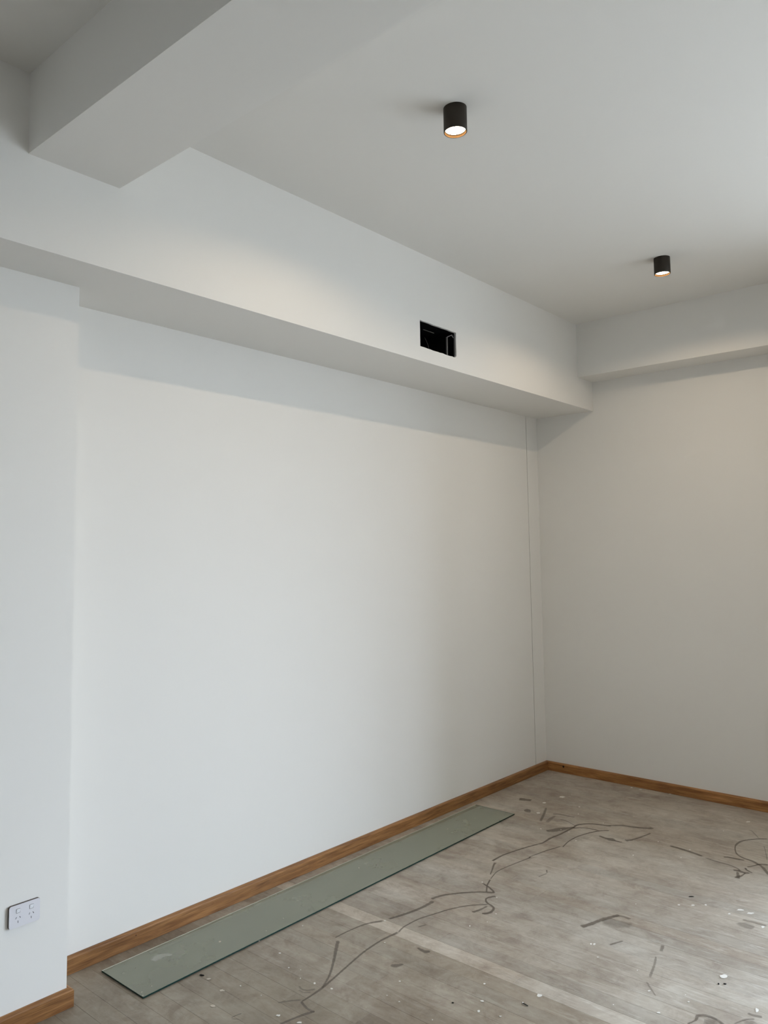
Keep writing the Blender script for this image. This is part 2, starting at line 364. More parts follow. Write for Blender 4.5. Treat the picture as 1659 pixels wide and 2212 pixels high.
def floor_mat():
    """strip boards under a film of plaster dust: the boards show faintly, dust is scraped along them"""
    m, nt, out = new_mat('dusty_floorboards')
    p = principled(nt, out, (0.3, 0.27, 0.24), 0.5, 0.5)
    geo = node(nt, 'ShaderNodeNewGeometry')
    pos = geo.outputs['Position']
    info = node(nt, 'ShaderNodeObjectInfo')
    # wood of each board
    vw = mapping(nt, pos, (30, 2.0, 1))
    nw = noise(nt, vw, 2.5, 4, 0.6, 0.3)
    wood = ramp(nt, nw.outputs[0], [(0.3, (0.179, 0.126, 0.085)), (0.7, (0.281, 0.210, 0.152))])
    # dust film
    nd = noise(nt, pos, 2.3, 6, 0.62, 0.4)
    dust_c = ramp(nt, nd.outputs[0], [(0.30, (0.320, 0.275, 0.225)), (0.52, (0.425, 0.382, 0.322)), (0.72, (0.545, 0.510, 0.450))])
    # film thickness: large clouds + streaks along the boards + per-board offset
    vs = mapping(nt, pos, (26, 1.3, 1))
    ns = noise(nt, vs, 1.6, 6, 0.65, 0.2)
    nc = noise(nt, mapping(nt, pos, (1, 1, 1), (3.1, 7.7, 0)), 1.35, 5, 0.6)
    nf = noise(nt, mapping(nt, pos, (1, 0.7, 1)), 24, 6, 0.7)
    f = math_n(nt, 'MULTIPLY', ns.outputs[0], 0.13)
    f = math_n(nt, 'ADD', f, math_n(nt, 'MULTIPLY', nc.outputs[0], 0.72))
    f = math_n(nt, 'ADD', f, math_n(nt, 'MULTIPLY', nf.outputs[0], 0.40))
    f = math_n(nt, 'ADD', f, math_n(nt, 'MULTIPLY', info.outputs['Random'], 0.10))
    fac = ramp(nt, f, [(0.50, (0.52,)*3), (0.66, (0.86,)*3), (0.80, (1,)*3)])
    col = mixc(nt, fac.outputs[0], wood.outputs[0], dust_c.outputs[0])
    # dark smudges and blotches
    nb = noise(nt, mapping(nt, pos, (1.0, 0.8, 1), (1.3, 0.2, 0)), 8.5, 8, 0.74, 0.5)
    blot = ramp(nt, nb.outputs[0], [(0.45, (1, 1, 1)), (0.54, (0.90, 0.875, 0.86)), (0.64, (0.71, 0.66, 0.64))])
    col = mixc(nt, 0.9, col, blot.outputs[0], 'MULTIPLY')
    # finer mottling and drag marks in the film
    nm = noise(nt, mapping(nt, pos, (1.0, 0.8, 1), (5.5, 0.3, 0), (0, 0, 0.35)), 11, 9, 0.74, 0.9)
    mot = ramp(nt, nm.outputs[0], [(0.30, (0.80, 0.78, 0.77)), (0.48, (1, 1, 1)), (0.66, (1.10, 1.11, 1.12))])
    col = mixc(nt, 1.0, col, mot.outputs[0], 'MULTIPLY')
    # pale scrapes along the boards, thicker out in the open floor
    vsc = mapping(nt, pos, (34, 5.0, 1), (0.4, 2.2, 0), (0, 0, 0.03))
    nsc = noise(nt, vsc, 1.3, 7, 0.72, 0.5)
    scr = ramp(nt, nsc.outputs[0], [(0.52, (0, 0, 0)), (0.64, (1, 1, 1))])
    # ... whiter towards the glazed side, with window glare painted in over the scrapes
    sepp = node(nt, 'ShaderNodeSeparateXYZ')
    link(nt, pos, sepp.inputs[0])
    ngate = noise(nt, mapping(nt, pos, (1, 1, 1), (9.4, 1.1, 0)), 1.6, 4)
    glare = math_n(nt, 'ADD', math_n(nt, 'MULTIPLY', sepp.outputs['Y'], -0.85), math_n(nt, 'MULTIPLY', ngate.outputs[0], 1.0))
    glare = math_n(nt, 'ADD', glare, math_n(nt, 'MULTIPLY', sepp.outputs['X'], 0.10))
    gate = ramp(nt, math_n(nt, 'MULTIPLY', glare, 0.5), [(0.62, (0, 0, 0)), (1.0, (0.62, 0.62, 0.62))])
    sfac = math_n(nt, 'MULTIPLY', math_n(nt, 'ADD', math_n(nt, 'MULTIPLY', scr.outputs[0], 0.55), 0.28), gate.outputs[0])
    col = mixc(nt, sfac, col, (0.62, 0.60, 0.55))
    sfac2 = math_n(nt, 'MULTIPLY', scr.outputs[0], 0.16)
    col = mixc(nt, sfac2, col, (0.68, 0.66, 0.61))
    # fine grit: small pale and dark dots
    vor = node(nt, 'ShaderNodeTexVoronoi')
    vor.inputs['Scale'].default_value = 62
    link(nt, mapping(nt, pos, (1, 1, 0.0)), vor.inputs['Vector'])
    dot = math_n(nt, 'LESS_THAN', vor.outputs['Distance'], 0.085)
    sep = node(nt, 'ShaderNodeSeparateColor')
    link(nt, vor.outputs['Color'], sep.inputs[0])
    pick = math_n(nt, 'GREATER_THAN', sep.outputs[0], 0.90)
    col = mixc(nt, math_n(nt, 'MULTIPLY', dot, math_n(nt, 'MULTIPLY', pick, 0.75)), col, (0.62, 0.60, 0.56))
    pick2 = math_n(nt, 'LESS_THAN', sep.outputs[1], 0.06)
    col = mixc(nt, math_n(nt, 'MULTIPLY', dot, math_n(nt, 'MULTIPLY', pick2, 0.6)), col, (0.10, 0.09, 0.08))
    # tint of single boards
    at = node(nt, 'ShaderNodeAttribute', attribute_type='OBJECT', attribute_name='tint')
    col = mixc(nt, 1.0, col, at.outputs['Color'], 'MULTIPLY')
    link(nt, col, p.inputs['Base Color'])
    rr = ramp(nt, nc.outputs[0], [(0.35, (0.44,)*3), (0.65, (0.58,)*3)])
    link(nt, rr.outputs[0], p.inputs['Roughness'])
    b = node(nt, 'ShaderNodeBump')
    b.inputs['Strength'].default_value = 0.25
    b.inputs['Distance'].default_value = 0.0015
    link(nt, nf.outputs[0], b.inputs['Height'])
    link(nt, b.outputs[0], p.inputs['Normal'])
    return m
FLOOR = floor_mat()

def scuff_mat(name, color):
    """a smear in the dust, broken up at its edges"""
    m, nt, out = new_mat(name)
    p = node(nt, 'ShaderNodeBsdfPrincipled')
    p.inputs['Base Color'].default_value = (*color, 1)
    p.inputs['Roughness'].default_value = 0.55
    tr = node(nt, 'ShaderNodeBsdfTransparent')
    mx = node(nt, 'ShaderNodeMixShader')
    geo = node(nt, 'ShaderNodeNewGeometry')
    n1 = noise(nt, mapping(nt, geo.outputs['Position'], (1, 0.5, 1)), 55, 5, 0.7)
    at = node(nt, 'ShaderNodeAttribute', attribute_name='edge')
    cov = math_n(nt, 'ADD', at.outputs['Fac'], math_n(nt, 'MULTIPLY', math_n(nt, 'SUBTRACT', n1.outputs[0], 0.5), 1.5))
    a = ramp(nt, cov, [(0.12, (0, 0, 0)), (0.75, (1, 1, 1))])
    den = node(nt, 'ShaderNodeAttribute', attribute_type='OBJECT', attribute_name='density')
    link(nt, math_n(nt, 'MULTIPLY', a.outputs[0], den.outputs['Fac']), mx.inputs[0])
    link(nt, tr.outputs[0], mx.inputs[1])
    link(nt, p.outputs[0], mx.inputs[2])
    link(nt, mx.outputs[0], out.inputs[0])
    return m
SCUFF = scuff_mat('scuff_smear', SCUFF_C)
SMEAR = scuff_mat('dust_smear', (0.55, 0.56, 0.50))
SPECK = plain_mat('dried_paint', (0.74, 0.72, 0.68), 0.6, 0.3)
CREAM = plain_mat('dried_filler', (0.52, 0.47, 0.40), 0.8, 0.2)

def glass_mat():
    m, nt, out = new_mat('greenish_float_glass')
    tr = node(nt, 'ShaderNodeBsdfTransparent')
    tr.inputs[0].default_value = (0.91, 0.93, 0.87, 1)
    gl = node(nt, 'ShaderNodeBsdfGlossy')
    gl.inputs[0].default_value = (1.0, 1.0, 0.98, 1)
    gl.inputs['Roughness'].default_value = 0.03
    fr = node(nt, 'ShaderNodeFresnel')
    fr.inputs['IOR'].default_value = 1.52
    mx = node(nt, 'ShaderNodeMixShader')
    link(nt, fr.outputs[0], mx.inputs[0])
    link(nt, tr.outputs[0], mx.inputs[1])
    link(nt, gl.outputs[0], mx.inputs[2])
    df = node(nt, 'ShaderNodeBsdfDiffuse')               # film of dust
    df.inputs[0].default_value = (0.425, 0.44, 0.355, 1)
    geo = node(nt, 'ShaderNodeNewGeometry')
    nz = noise(nt, geo.outputs['Position'], 3.0, 5, 0.65)
    film = ramp(nt, nz.outputs[0], [(0.3, (GLASS_FILM*0.94,)*3), (0.7, (GLASS_FILM*1.06,)*3)])
    mx2 = node(nt, 'ShaderNodeMixShader')
    link(nt, film.outputs[0], mx2.inputs[0])
    link(nt, mx.outputs[0], mx2.inputs[1])
    link(nt, df.outputs[0], mx2.inputs[2])
    link(nt, mx2.outputs[0], out.inputs[0])
    return m
GLASS = glass_mat()
GLASS_EDGE = plain_mat('cut_glass_edge', (0.004, 0.028, 0.023), 0.25, 0.25)
GLASS_GLINT = plain_mat('back_edge_glint', (0.86, 0.92, 0.85), 0.25, 0.6)  # pale colour stands in for the glint along the back edge
BLACK_METAL = plain_mat('black_powder_coat', (0.022, 0.0155, 0.0095), 0.5, 0.3)  # black coat with the brown of the lamp's bloom mixed in
REFLECTOR = plain_mat('lamp_reflector', (0.0085, 0.0050, 0.0024), 0.8, 0.0)
DUCT = plain_mat('black_duct_liner', (0.004, 0.004, 0.004), 0.55, 0.3)
DUCT_TAPE = plain_mat('grey_duct_flange', (0.16, 0.16, 0.16), 0.4, 0.4)
PLASTIC = plain_mat('white_switch_plastic', (0.72, 0.71, 0.745), 0.3, 0.45)
PLASTIC_HI = plain_mat('white_rocker_plastic', (0.80, 0.81, 0.84), 0.25, 0.5)
SLOT = plain_mat('dark_pin_slot', (0.03, 0.03, 0.035), 0.6, 0.2)
PLATE_SHADE = plain_mat('plate_side_shade', (0.13, 0.11, 0.10), 0.6, 0.2)  # dark colour stands in for shade on the outlet plate's side
STEEL = plain_mat('zinc_steel', (0.62, 0.60, 0.56), 0.3, 0.5, 1.0)
GRIT = plain_mat('black_grit', (0.02, 0.018, 0.016), 0.8, 0.2)
ALU = plain_mat('white_window_frame', (0.72, 0.72, 0.72), 0.4, 0.4)
GROUND = plain_mat('terrace_concrete', (0.30, 0.29, 0.27), 0.9, 0.2)

def emit_mat(name, color, strength):
    m, nt, out = new_mat(name)
    e = node(nt, 'ShaderNodeEmission')
    e.inputs[0].default_value = (*color, 1)
    e.inputs[1].default_value = strength
    link(nt, e.outputs[0], out.inputs[0])
    return m
LAMP_GLOW = emit_mat('lit_diffuser', LAMP_COLOR, LAMP_STRENGTH)

# ------------------------------------------------------------------ mesh helpers
def obj(name, bm, mats, parent=None, smooth=False):
    me = bpy.data.meshes.new(name)
    bmesh.ops.recalc_face_normals(bm, faces=bm.faces)
    bm.to_mesh(me)
    bm.free()
    for m in (mats if isinstance(mats, (list, tuple)) else [mats]):
        me.materials.append(m)
    if smooth:
        for p in me.polygons:
            p.use_smooth = True
    o = bpy.data.objects.new(name, me)
    COL.objects.link(o)
    if parent is not None:
        o.parent = parent
    return o

def structure(o):
    o['kind'] = 'structure'
    return o

def thing(name, label, cat, loc, group=None):
    o = bpy.data.objects.new(name, None)
    o.empty_display_size = 0.05
    COL.objects.link(o)
    o.location = loc
    o['label'] = label
    o['category'] = cat
    if group:
        o['group'] = group
    return o

def add_box(bm, x0, x1, y0, y1, z0, z1, bevel=0.0, mat=0):
    vs = [bm.verts.new(c) for c in ((x0, y0, z0), (x1, y0, z0), (x1, y1, z0), (x0, y1, z0),
                                     (x0, y0, z1), (x1, y0, z1), (x1, y1, z1), (x0, y1, z1))]
    fs = [bm.faces.new([vs[i] for i in q]) for q in
          ((0, 3, 2, 1), (4, 5, 6, 7), (0, 1, 5, 4), (1, 2, 6, 5), (2, 3, 7, 6), (3, 0, 4, 7))]
    for f in fs:
        f.material_index = mat
    if bevel:
        es = set(e for f in fs for e in f.edges)
        bmesh.ops.bevel(bm, geom=list(es), offset=bevel, segments=2, affect='EDGES', profile=0.5)
    return fs

def box(name, x0, x1, y0, y1, z0, z1, mat, parent=None, bevel=0.0):
    bm = bmesh.new()
    add_box(bm, x0, x1, y0, y1, z0, z1, bevel)
    return obj(name, bm, mat, parent)

def lathe(bm, profile, seg=48, mat=0, cap=False):
    rings = []
    for r, z in profile:
        rings.append([bm.verts.new((r*math.cos(2*math.pi*k/seg), r*math.sin(2*math.pi*k/seg), z)) for k in range(seg)])
    for a, b in zip(rings, rings[1:]):
        for k in range(seg):
            f = bm.faces.new((a[k], a[(k+1) % seg], b[(k+1) % seg], b[k]))
            f.material_index = mat
    if cap:
        bm.faces.new(rings[-1]).material_index = mat
        bm.faces.new(rings[0]).material_index = mat

def holed_panel(bm, to3, outer, holes, depth_vec, mat_face=0, mat_lip=1):
    """flat polygon with holes, extruded back by depth_vec; to3 maps (u, v) to 3-D"""
    loops = [outer] + holes
    pts = [[Vector((u, v, 0)) for u, v in lp] for lp in loops]
    tris = tessellate_polygon(pts)
    flat = [q for lp in loops for q in lp]
    front = [bm.verts.new(to3(u, v)) for u, v in flat]
    back = [bm.verts.new(to3(u, v) + depth_vec) for u, v in flat]
    for t in tris:
        bm.faces.new([front[i] for i in t]).material_index = mat_face
        bm.faces.new([back[i] for i in reversed(t)]).material_index = mat_face
    base = 0
    for li, lp in enumerate(loops):
        n = len(lp)
        for i in range(n):
            a, b = base+i, base+(i+1) % n
            f = bm.faces.new((front[a], front[b], back[b], back[a]))
            f.material_index = mat_lip if li else mat_face
        base += n

def round_rect(x0, x1, z0, z1, r, seg=6):
    pts = []
    for cx, cz, a0 in ((x1-r, z1-r, 0), (x0+r, z1-r, 90), (x0+r, z0+r, 180), (x1-r, z0+r, 270)):
        for k in range(seg+1):
            a = math.radians(a0+90*k/seg)
            pts.append((cx+r*math.cos(a), cz+r*math.sin(a)))
    return pts

XL = -9.0       # far end of the room, behind the camera

# ------------------------------------------------------------------ floor
floor = structure(box('floor', XL-0.2, 0.2, WALL_Y-0.1, 0.2, -0.16, -0.013, GROUND))
rnd = random.Random(11)
PITCH_B = 0.0862
row = 0
x = -0.012
board_n = 0
LIGHT_ROWS = {31: 0.95, 32: 1.27}
while x > XL:
    y = -0.005
    first = True
    while y > WALL_Y:
        L = rnd.uniform(0.7, 1.1) if first else rnd.uniform(1.35, 2.5)
        if row == 32 and first:
            L = 1.35
        if x < -4.6:
            L = max(L, 2.3)
        first = False
        y1 = max(y-L, WALL_Y)
        bm = bmesh.new()
        g = 0.0002
        dz = rnd.uniform(-0.00015, 0.0001)
        x1, x0, ya, yb = x-g, x-PITCH_B+g, y1+g, y-g
        c = 0.0004
        vs = [bm.verts.new(q) for q in (
            (x0, ya, -0.013), (x1, ya, -0.013), (x1, yb, -0.013), (x0, yb, -0.013),
            (x0, ya, dz-c), (x1, ya, dz-c), (x1, yb, dz-c), (x0, yb, dz-c),
            (x0+c, ya+c, dz), (x1-c, ya+c, dz), (x1-c, yb-c, dz), (x0+c, yb-c, dz))]
        for q in ((0, 3, 2, 1), (8, 9, 10, 11)):
            bm.faces.new([vs[i] for i in q])
        for k in range(4):
            k2 = (k+1) % 4
            bm.faces.new((vs[k], vs[k2], vs[4+k2], vs[4+k]))
            bm.faces.new((vs[4+k], vs[4+k2], vs[8+k2], vs[8+k]))
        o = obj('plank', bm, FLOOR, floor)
        t = (LIGHT_ROWS.get(row, 1.0) if row < 33 else 0.80 if row < 39 else 0.63) * rnd.uniform(0.93, 1.07)
        w = rnd.uniform(-0.015, 0.015)
        k = 0.0 if row < 33 else 0.04 if row < 39 else 0.07   # less dust, more bare timber by the long wall's near end
        o['tint'] = (t*(1+w+k*0.4), t*(1-k*0.3), t*(1-w-k*1.4))
        board_n += 1
        y = y1
    x -= PITCH_B
    row += 1

# smears wiped into the dust (flat marks on the boards)
def ribbon(name, pts, mat, parent, z, density):
    P = [Vector((a, b, 0)) for a, b, _ in pts]
    W = [c for _, _, c in pts]
    # Catmull-Rom resampling
    Q, QW = [], []
    n = len(P)
    for i in range(n-1):
        p0, p1, p2, p3 = P[max(0, i-1)], P[i], P[i+1], P[min(n-1, i+2)]
        for k in range(4 if n > 2 else 3):
            t = k/(4 if n > 2 else 3)
            Q.append(0.5*((2*p1)+(p2-p0)*t+(2*p0-5*p1+4*p2-p3)*t*t+(3*p1-p0-3*p2+p3)*t**3))
            QW.append(W[i]*(1-t)+W[i+1]*t)
    Q.append(P[-1]); QW.append(W[-1])
    bm = bmesh.new()
    lay = bm.verts.layers.float.new('edge')
    rows = []
    m = len(Q)
    for i in range(m):
        d = (Q[min(m-1, i+1)]-Q[max(0, i-1)])
        d = d.normalized() if d.length > 1e-6 else Vector((1, 0, 0))
        nn = Vector((-d.y, d.x, 0))
        endf = 0.35 if i in (0, m-1) else 1.0
        r = []
        for s, e in ((-0.9, 0.0), (-0.35, 0.9), (0.35, 0.9), (0.9, 0.0)):
            v = bm.verts.new(Q[i]+nn*(s*QW[i])+Vector((0, 0, z)))
            v[lay] = e*endf
            r.append(v)
        rows.append(r)
    for a, b in zip(rows, rows[1:]):
        for k in range(3):
            bm.faces.new((a[k], a[k+1], b[k+1], b[k]))
    o = obj(name, bm, mat, parent)
    o['density'] = density*(1.0 if mat is SMEAR else 0.66)
    return o

for i, (dk, pts) in enumerate(MARKS):
    ribbon('scuff_mark', pts, SCUFF, floor, 0.0003+0.00001*i, dk)

# flecks of dried paint and filler stuck to the boards
def fleck(name, x, y, ax, ay, bx, by, z, mat, parent):
    bm = bmesh.new()
    n = 9
    ring = []
    for k in range(n):
        a = 2*math.pi*k/n
        r = rnd.uniform(0.30, 0.52)
        ring.append((x+r*(ax*math.cos(a)+bx*math.sin(a)), y+r*(ay*math.cos(a)+by*math.sin(a))))
    lo = [bm.verts.new((a, b, z)) for a, b in ring]
    hi = [bm.verts.new((x+(a-x)*0.86, y+(b-y)*0.86, z+0.0006)) for a, b in ring]
    bm.faces.new(hi)
    for k in range(n):
        bm.faces.new((lo[k], lo[(k+1) % n], hi[(k+1) % n], hi[k]))
    return obj(name, bm, mat, parent)

for i, s in enumerate(SPECKS):
    fleck('paint_fleck', *s, 0.0011, CREAM if i in CREAM_FLECKS else SPECK, floor)

# ------------------------------------------------------------------ walls, bulkheads, beam, ceiling
structure(box('wall_left', -NX-0.2, -GX-0.0034, 0.0, 0.1, -0.01, ZB+0.02, WHITE))
structure(box('trim_1', -GX+0.0034, 0.0, 0.0, 0.1, -0.01, ZB+0.02, WHITE))       # narrow closing panel by the corner
structure(box('trim_2', -GX-0.01, -GX+0.01, 0.006, 0.09, -0.01, ZB+0.02, GROOVE))  # bottom of the shadow gap
structure(box('wall_pier', XL, -NX, -NY, 0.1, -0.01, ZB+0.02, WHITE))
structure(box('wall_right', XL-0.15, 0.15, WALL_Y-0.1, WALL_Y, -0.01, ZC+0.1, WHITE))
structure(box('wall_front', XL-0.15, XL, WALL_Y-0.1, 0.12, -0.01, ZC+0.1, WHITE))
structure(box('ceiling', XL-0.1, 0.1, WALL_Y-0.1, 0.1, ZC, ZC+0.12, CEIL))
structure(box('ceiling_beam', -B1, -B2, WALL_Y, -D+0.004, ZBM, ZC+0.02, WHITE))
structure(box('bulkhead_back', -E_, 0.01, WALL_Y, -D+0.004, ZR, ZC+0.02, WHITE))

# the long bulkhead, its face cut open for a vent
VX0, VX1, VZ0, VZ1 = -2.180, -1.8255, 2.8015, 2.951
hole = []
jr = random.Random(5)
def edge_pts(a, b, n, amp):
    for k in range(n):
        t = k/n
        yield (a[0]+(b[0]-a[0])*t+jr.uniform(-amp, amp), a[1]+(b[1]-a[1])*t+jr.uniform(-amp, amp))
hole += list(edge_pts((VX0, VZ0), (VX1-0.02, VZ0-0.002), 14, 0.0014))
hole += [(VX1-0.018, VZ0-0.003), (VX1-0.002, VZ0+0.006)]
hole += list(edge_pts((VX1, VZ0+0.012), (VX1, VZ1), 6, 0.0008))
hole += list(edge_pts((VX1, VZ1), (VX0, VZ1), 14, 0.0012))
hole += list(edge_pts((VX0, VZ1), (VX0, VZ0), 5, 0.0006))
bm = bmesh.new()
holed_panel(bm, lambda u, v: Vector((u, -D, v)), [(XL, ZB), (0.005, ZB), (0.005, ZC+0.02), (XL, ZC+0.02)],
            [hole], Vector((0, 0.013, 0)))
add_box(bm, XL, 0.005, -D+0.0129, 0.05, ZB, ZB+0.013)                # soffit board
structure(obj('bulkhead_left', bm, [WHITE, BOARD_CORE]))

# back wall; its openings lie beyond the frame, to the right
ys = sorted(set([WALL_Y-0.1, 0.12] + [v for o in OPENINGS for v in o[:2]]))
bm = bmesh.new()
for a, b in zip(ys, ys[1:]):
    op = [o for o in OPENINGS if o[0] <= a+1e-6 and o[1] >= b-1e-6]
    if op:
        if op[0][2] > 0:
            add_box(bm, 0.0, 0.15, a, b, -0.01, op[0][2])
        add_box(bm, 0.0, 0.15, a, b, op[0][3], ZC+0.1)
    else:
        add_box(bm, 0.0, 0.15, a, b, -0.01, ZC+0.1)
structure(obj('wall_back', bm, WHITE))
# unseen stub, added between corner and glazing to keep daylight off the corner
structure(box('added_daylight_stub', -STUB_X, 0.01, OPENINGS[-1][1]+0.02, STUB_Y, -0.01, ZC+0.02, WHITE))
for k, (y0, y1, z0, z1) in enumerate(OPENINGS):
    bm = bmesh.new()
    t = 0.05
    for q in ((y0, y0+t, z0, z1), (y1-t, y1, z0, z1), (y0+t, y1-t, z1-t, z1), (y0+t, y1-t, z0, z0+0.03),
              ((y0+y1)/2-t/2, (y0+y1)/2+t/2, z0+0.03, z1-t)):
        add_box(bm, 0.04, 0.11, q[0], q[1], q[2], q[3])
    structure(obj('window_%d' % (k+1), bm, ALU))
structure(box('ground_outside', 0.15, 60, -40, 40, -0.3, -0.15, GROUND))

# ------------------------------------------------------------------ skirtings (moulded: chamfered top edge)
PROFILE = [(0, 0), (0, SKZ), (0.006, SKZ), (0.0115, SKZ-0.0022), (SKT-0.003, SKZ-0.0042), (SKT, SKZ-0.0085), (SKT, 0)]
def skirting(name, ends, mat, to3):
    """ends: function offset -> coordinate along the run at start and at end (for mitres)"""
    bm = bmesh.new()
    a = [bm.verts.new(to3(ends[0](d), d, z)) for d, z in PROFILE]
    b = [bm.verts.new(to3(ends[1](d), d, z)) for d, z in PROFILE]
    n = len(PROFILE)
    for k in range(n):
        bm.faces.new((a[k], a[(k+1) % n], b[(k+1) % n], b[k]))
    bm.faces.new(a)
    bm.faces.new(b)
    return structure(obj(name, bm, mat))
Z0 = 0.0008
sk_l = skirting('baseboard_left', (lambda d: -NX, lambda d: -d), SK_X, lambda s, d, z: (s, -d-0.0002, z+Z0))
sk_b = skirting('baseboard_back', (lambda d: -d, lambda d: STUB_Y), SK_Y, lambda s, d, z: (-d-0.0002, s, z+Z0))
sk_p = skirting('baseboard_pier', (lambda d: XL, lambda d: -NX+d), SK_X, lambda s, d, z: (s, -NY-d-0.0002, z+Z0))
sk_r = skirting('baseboard_pier_return', (lambda d: -NY-d, lambda d: -SKT-0.0005), SK_Y, lambda s, d, z: (-NX+d+0.0002, s, z+Z0))
def disc(name, r, thick, seg, mat, parent, loc, rot):
    bm = bmesh.new()
    lathe(bm, [(r, 0), (r*0.96, thick)], seg, 0, True)
    o = obj(name, bm, mat, parent)
    o.location = loc
    o.rotation_euler = rot
    return o
disc('knot', 0.008, 0.0006, 14, plain_mat('dark_knot', (0.03, 0.018, 0.01), 0.6, 0.2), sk_b, (-SKT, -0.1475, 0.047), (0, math.radians(-90), 0))
disc('nail_hole', 0.003, 0.0004, 10, plain_mat('nail_putty', (0.07, 0.03, 0.02), 0.7, 0.2), sk_l, (-3.669, -SKT, 0.046), (math.radians(90), 0, 0))

# ------------------------------------------------------------------ ceiling cans
def make_lamp():
    t = thing('ceiling_downlight', '', 'light', (0, 0, ZC), 'surface mounted black downlights')
    R, H = 0.0440, 0.0945
    bm = bmesh.new()
    lathe(bm, [(R, 0.0), (R, -H+0.0012), (R-0.0012, -H), (R-0.0036, -H)], 64)
    obj('housing', bm, BLACK_METAL, t, True)
    bm = bmesh.new()
    lathe(bm, [(R-0.0036, -H), (R-0.0042, -H+0.0008), (R-0.0047, -H+0.0125)], 64)
    obj('reflector_ring', bm, REFLECTOR, t, True)
    bm = bmesh.new()
    lathe(bm, [(0.001, -H+0.0116), (R-0.0055, -H+0.0116)], 64)
    for f in bm.faces:
        f.normal_flip()
    obj('diffuser', bm, LAMP_GLOW, t)
    ld = bpy.data.lights.new('led', 'AREA')              # the LED behind the lens
    ld.shape = 'DISK'
    ld.size = 0.030
    ld.energy = LAMP_WATTS
    ld.color = LAMP_COLOR
    lo = bpy.data.objects.new('led', ld)
    COL.objects.link(lo)
    lo.parent = t
    lo.location = (0, 0, -H+0.0109)
    return t
def dup(root):
    r = root.copy()
    COL.objects.link(r)
    for ch in list(root.children):
        c = ch.copy()
        COL.objects.link(c)
        c.parent = r
    return r
lamp = make_lamp()
spots = [(LAMPS[0], LAMP_Y, 'black cylinder downlight, the larger and nearer one, on ceiling beside the beam'),
         (LAMPS[1], LAMP_Y, 'smaller black cylinder downlight farther off, near the back wall bulkhead')]
spots += EXTRA_LAMPS
for i, (x, y, lab) in enumerate(spots):
    o = lamp if i == 0 else dup(lamp)
    o.location = (x, y, ZC)
    o['label'] = lab

# ------------------------------------------------------------------ open vent box in the bulkhead
v = thing('vent_box', 'black open duct box set in a rough rectangular hole in the white bulkhead', 'vent', (0, 0, 0))
bm = bmesh.new()
y0, y1 = -D+0.0132, -D+0.27
a0, a1, c0, c1 = VX0-0.006, VX1+0.006, VZ0-0.008, VZ1+0.006
P = [bm.verts.new(q) for q in ((a0, y0, c0), (a1, y0, c0), (a1, y0, c1), (a0, y0, c1),
                               (a0, y1, c0), (a1, y1, c0), (a1, y1, c1), (a0, y1, c1))]
for q in ((4, 5, 6, 7), (0, 1, 5, 4), (1, 2, 6, 5), (2, 3, 7, 6), (3, 0, 4, 7)):
    bm.faces.new([P[i] for i in q])
obj('duct_box', bm, DUCT, v)
box('duct_flange', VX0+0.0015, VX0+0.006, -D+0.004, -D+0.012, VZ0+0.006, VZ1-0.006, DUCT_TAPE, v)
box('duct_flange', VX1-0.0075, VX1-0.0025, -D+0.004, -D+0.012, VZ0+0.014, VZ1-0.012, DUCT_TAPE, v)
# inner liner strip standing back on the right, with a folded corner above it
bm = bmesh.new()
add_box(bm, VX1-0.064, VX1-0.058, -D+0.020, -D+0.028, VZ0+0.004, VZ1-0.034)
obj('liner_edge', bm, DUCT_TAPE, v)
bm = bmesh.new()
fold = [(VX1-0.058, -D+0.02, VZ1-0.030), (VX1-0.022, -D+0.012, VZ1-0.014), (VX1-0.008, -D+0.010, VZ1-0.034),
        (VX1-0.014, -D+0.012, VZ1-0.022), (VX1-0.024, -D+0.016, VZ1-0.019), (VX1-0.056, -D+0.024, VZ1-0.036)]
fr_ = [bm.verts.new(q) for q in fold]
bk_ = [bm.verts.new((a, b+0.002, c)) for a, b, c in fold]
bm.faces.new(fr_)
bm.faces.new(list(reversed(bk_)))
for k in range(6):
    bm.faces.new((fr_[k], fr_[(k+1) % 6], bk_[(k+1) % 6], bk_[k]))
obj('liner_fold', bm, DUCT_TAPE, v)
def tube(bm, pts, r, seg=6):
    rings = []
    for i, q in enumerate(pts):
        d = (Vector(pts[min(len(pts)-1, i+1)])-Vector(pts[max(0, i-1)])).normalized()
        s = d.cross(Vector((0, 1, 0.01))).normalized()
        w = d.cross(s)
        rings.append([bm.verts.new(Vector(q)+r*(math.cos(2*math.pi*k/seg)*s+math.sin(2*math.pi*k/seg)*w)) for k in range(seg)])
    for a, b in zip(rings, rings[1:]):
        for k in range(seg):
            bm.faces.new((a[k], a[(k+1) % seg], b[(k+1) % seg], b[k]))
    bm.faces.new(rings[0])
    bm.faces.new(rings[-1])
bm = bmesh.new()
tube(bm, [(VX0+0.083, -D+0.03, VZ1-0.078), (VX0+0.096, -D+0.028, VZ1-0.094), (VX0+0.106, -D+0.026, VZ1-0.112),
          (VX0+0.111, -D+0.024, VZ1-0.130), (VX0+0.113, -D+0.022, VZ0+0.002)], 0.0011)
obj('cable', bm, plain_mat('dark_cable', (0.05, 0.05, 0.05), 0.4, 0.4), v)
bm = bmesh.new()
add_box(bm, VX0+0.088, VX0+0.19, -D+0.04, -D+0.044, VZ1-0.030, VZ1-0.0275)
obj('liner_seam', bm, plain_mat('liner_seam', (0.06, 0.06, 0.06), 0.4, 0.4), v)

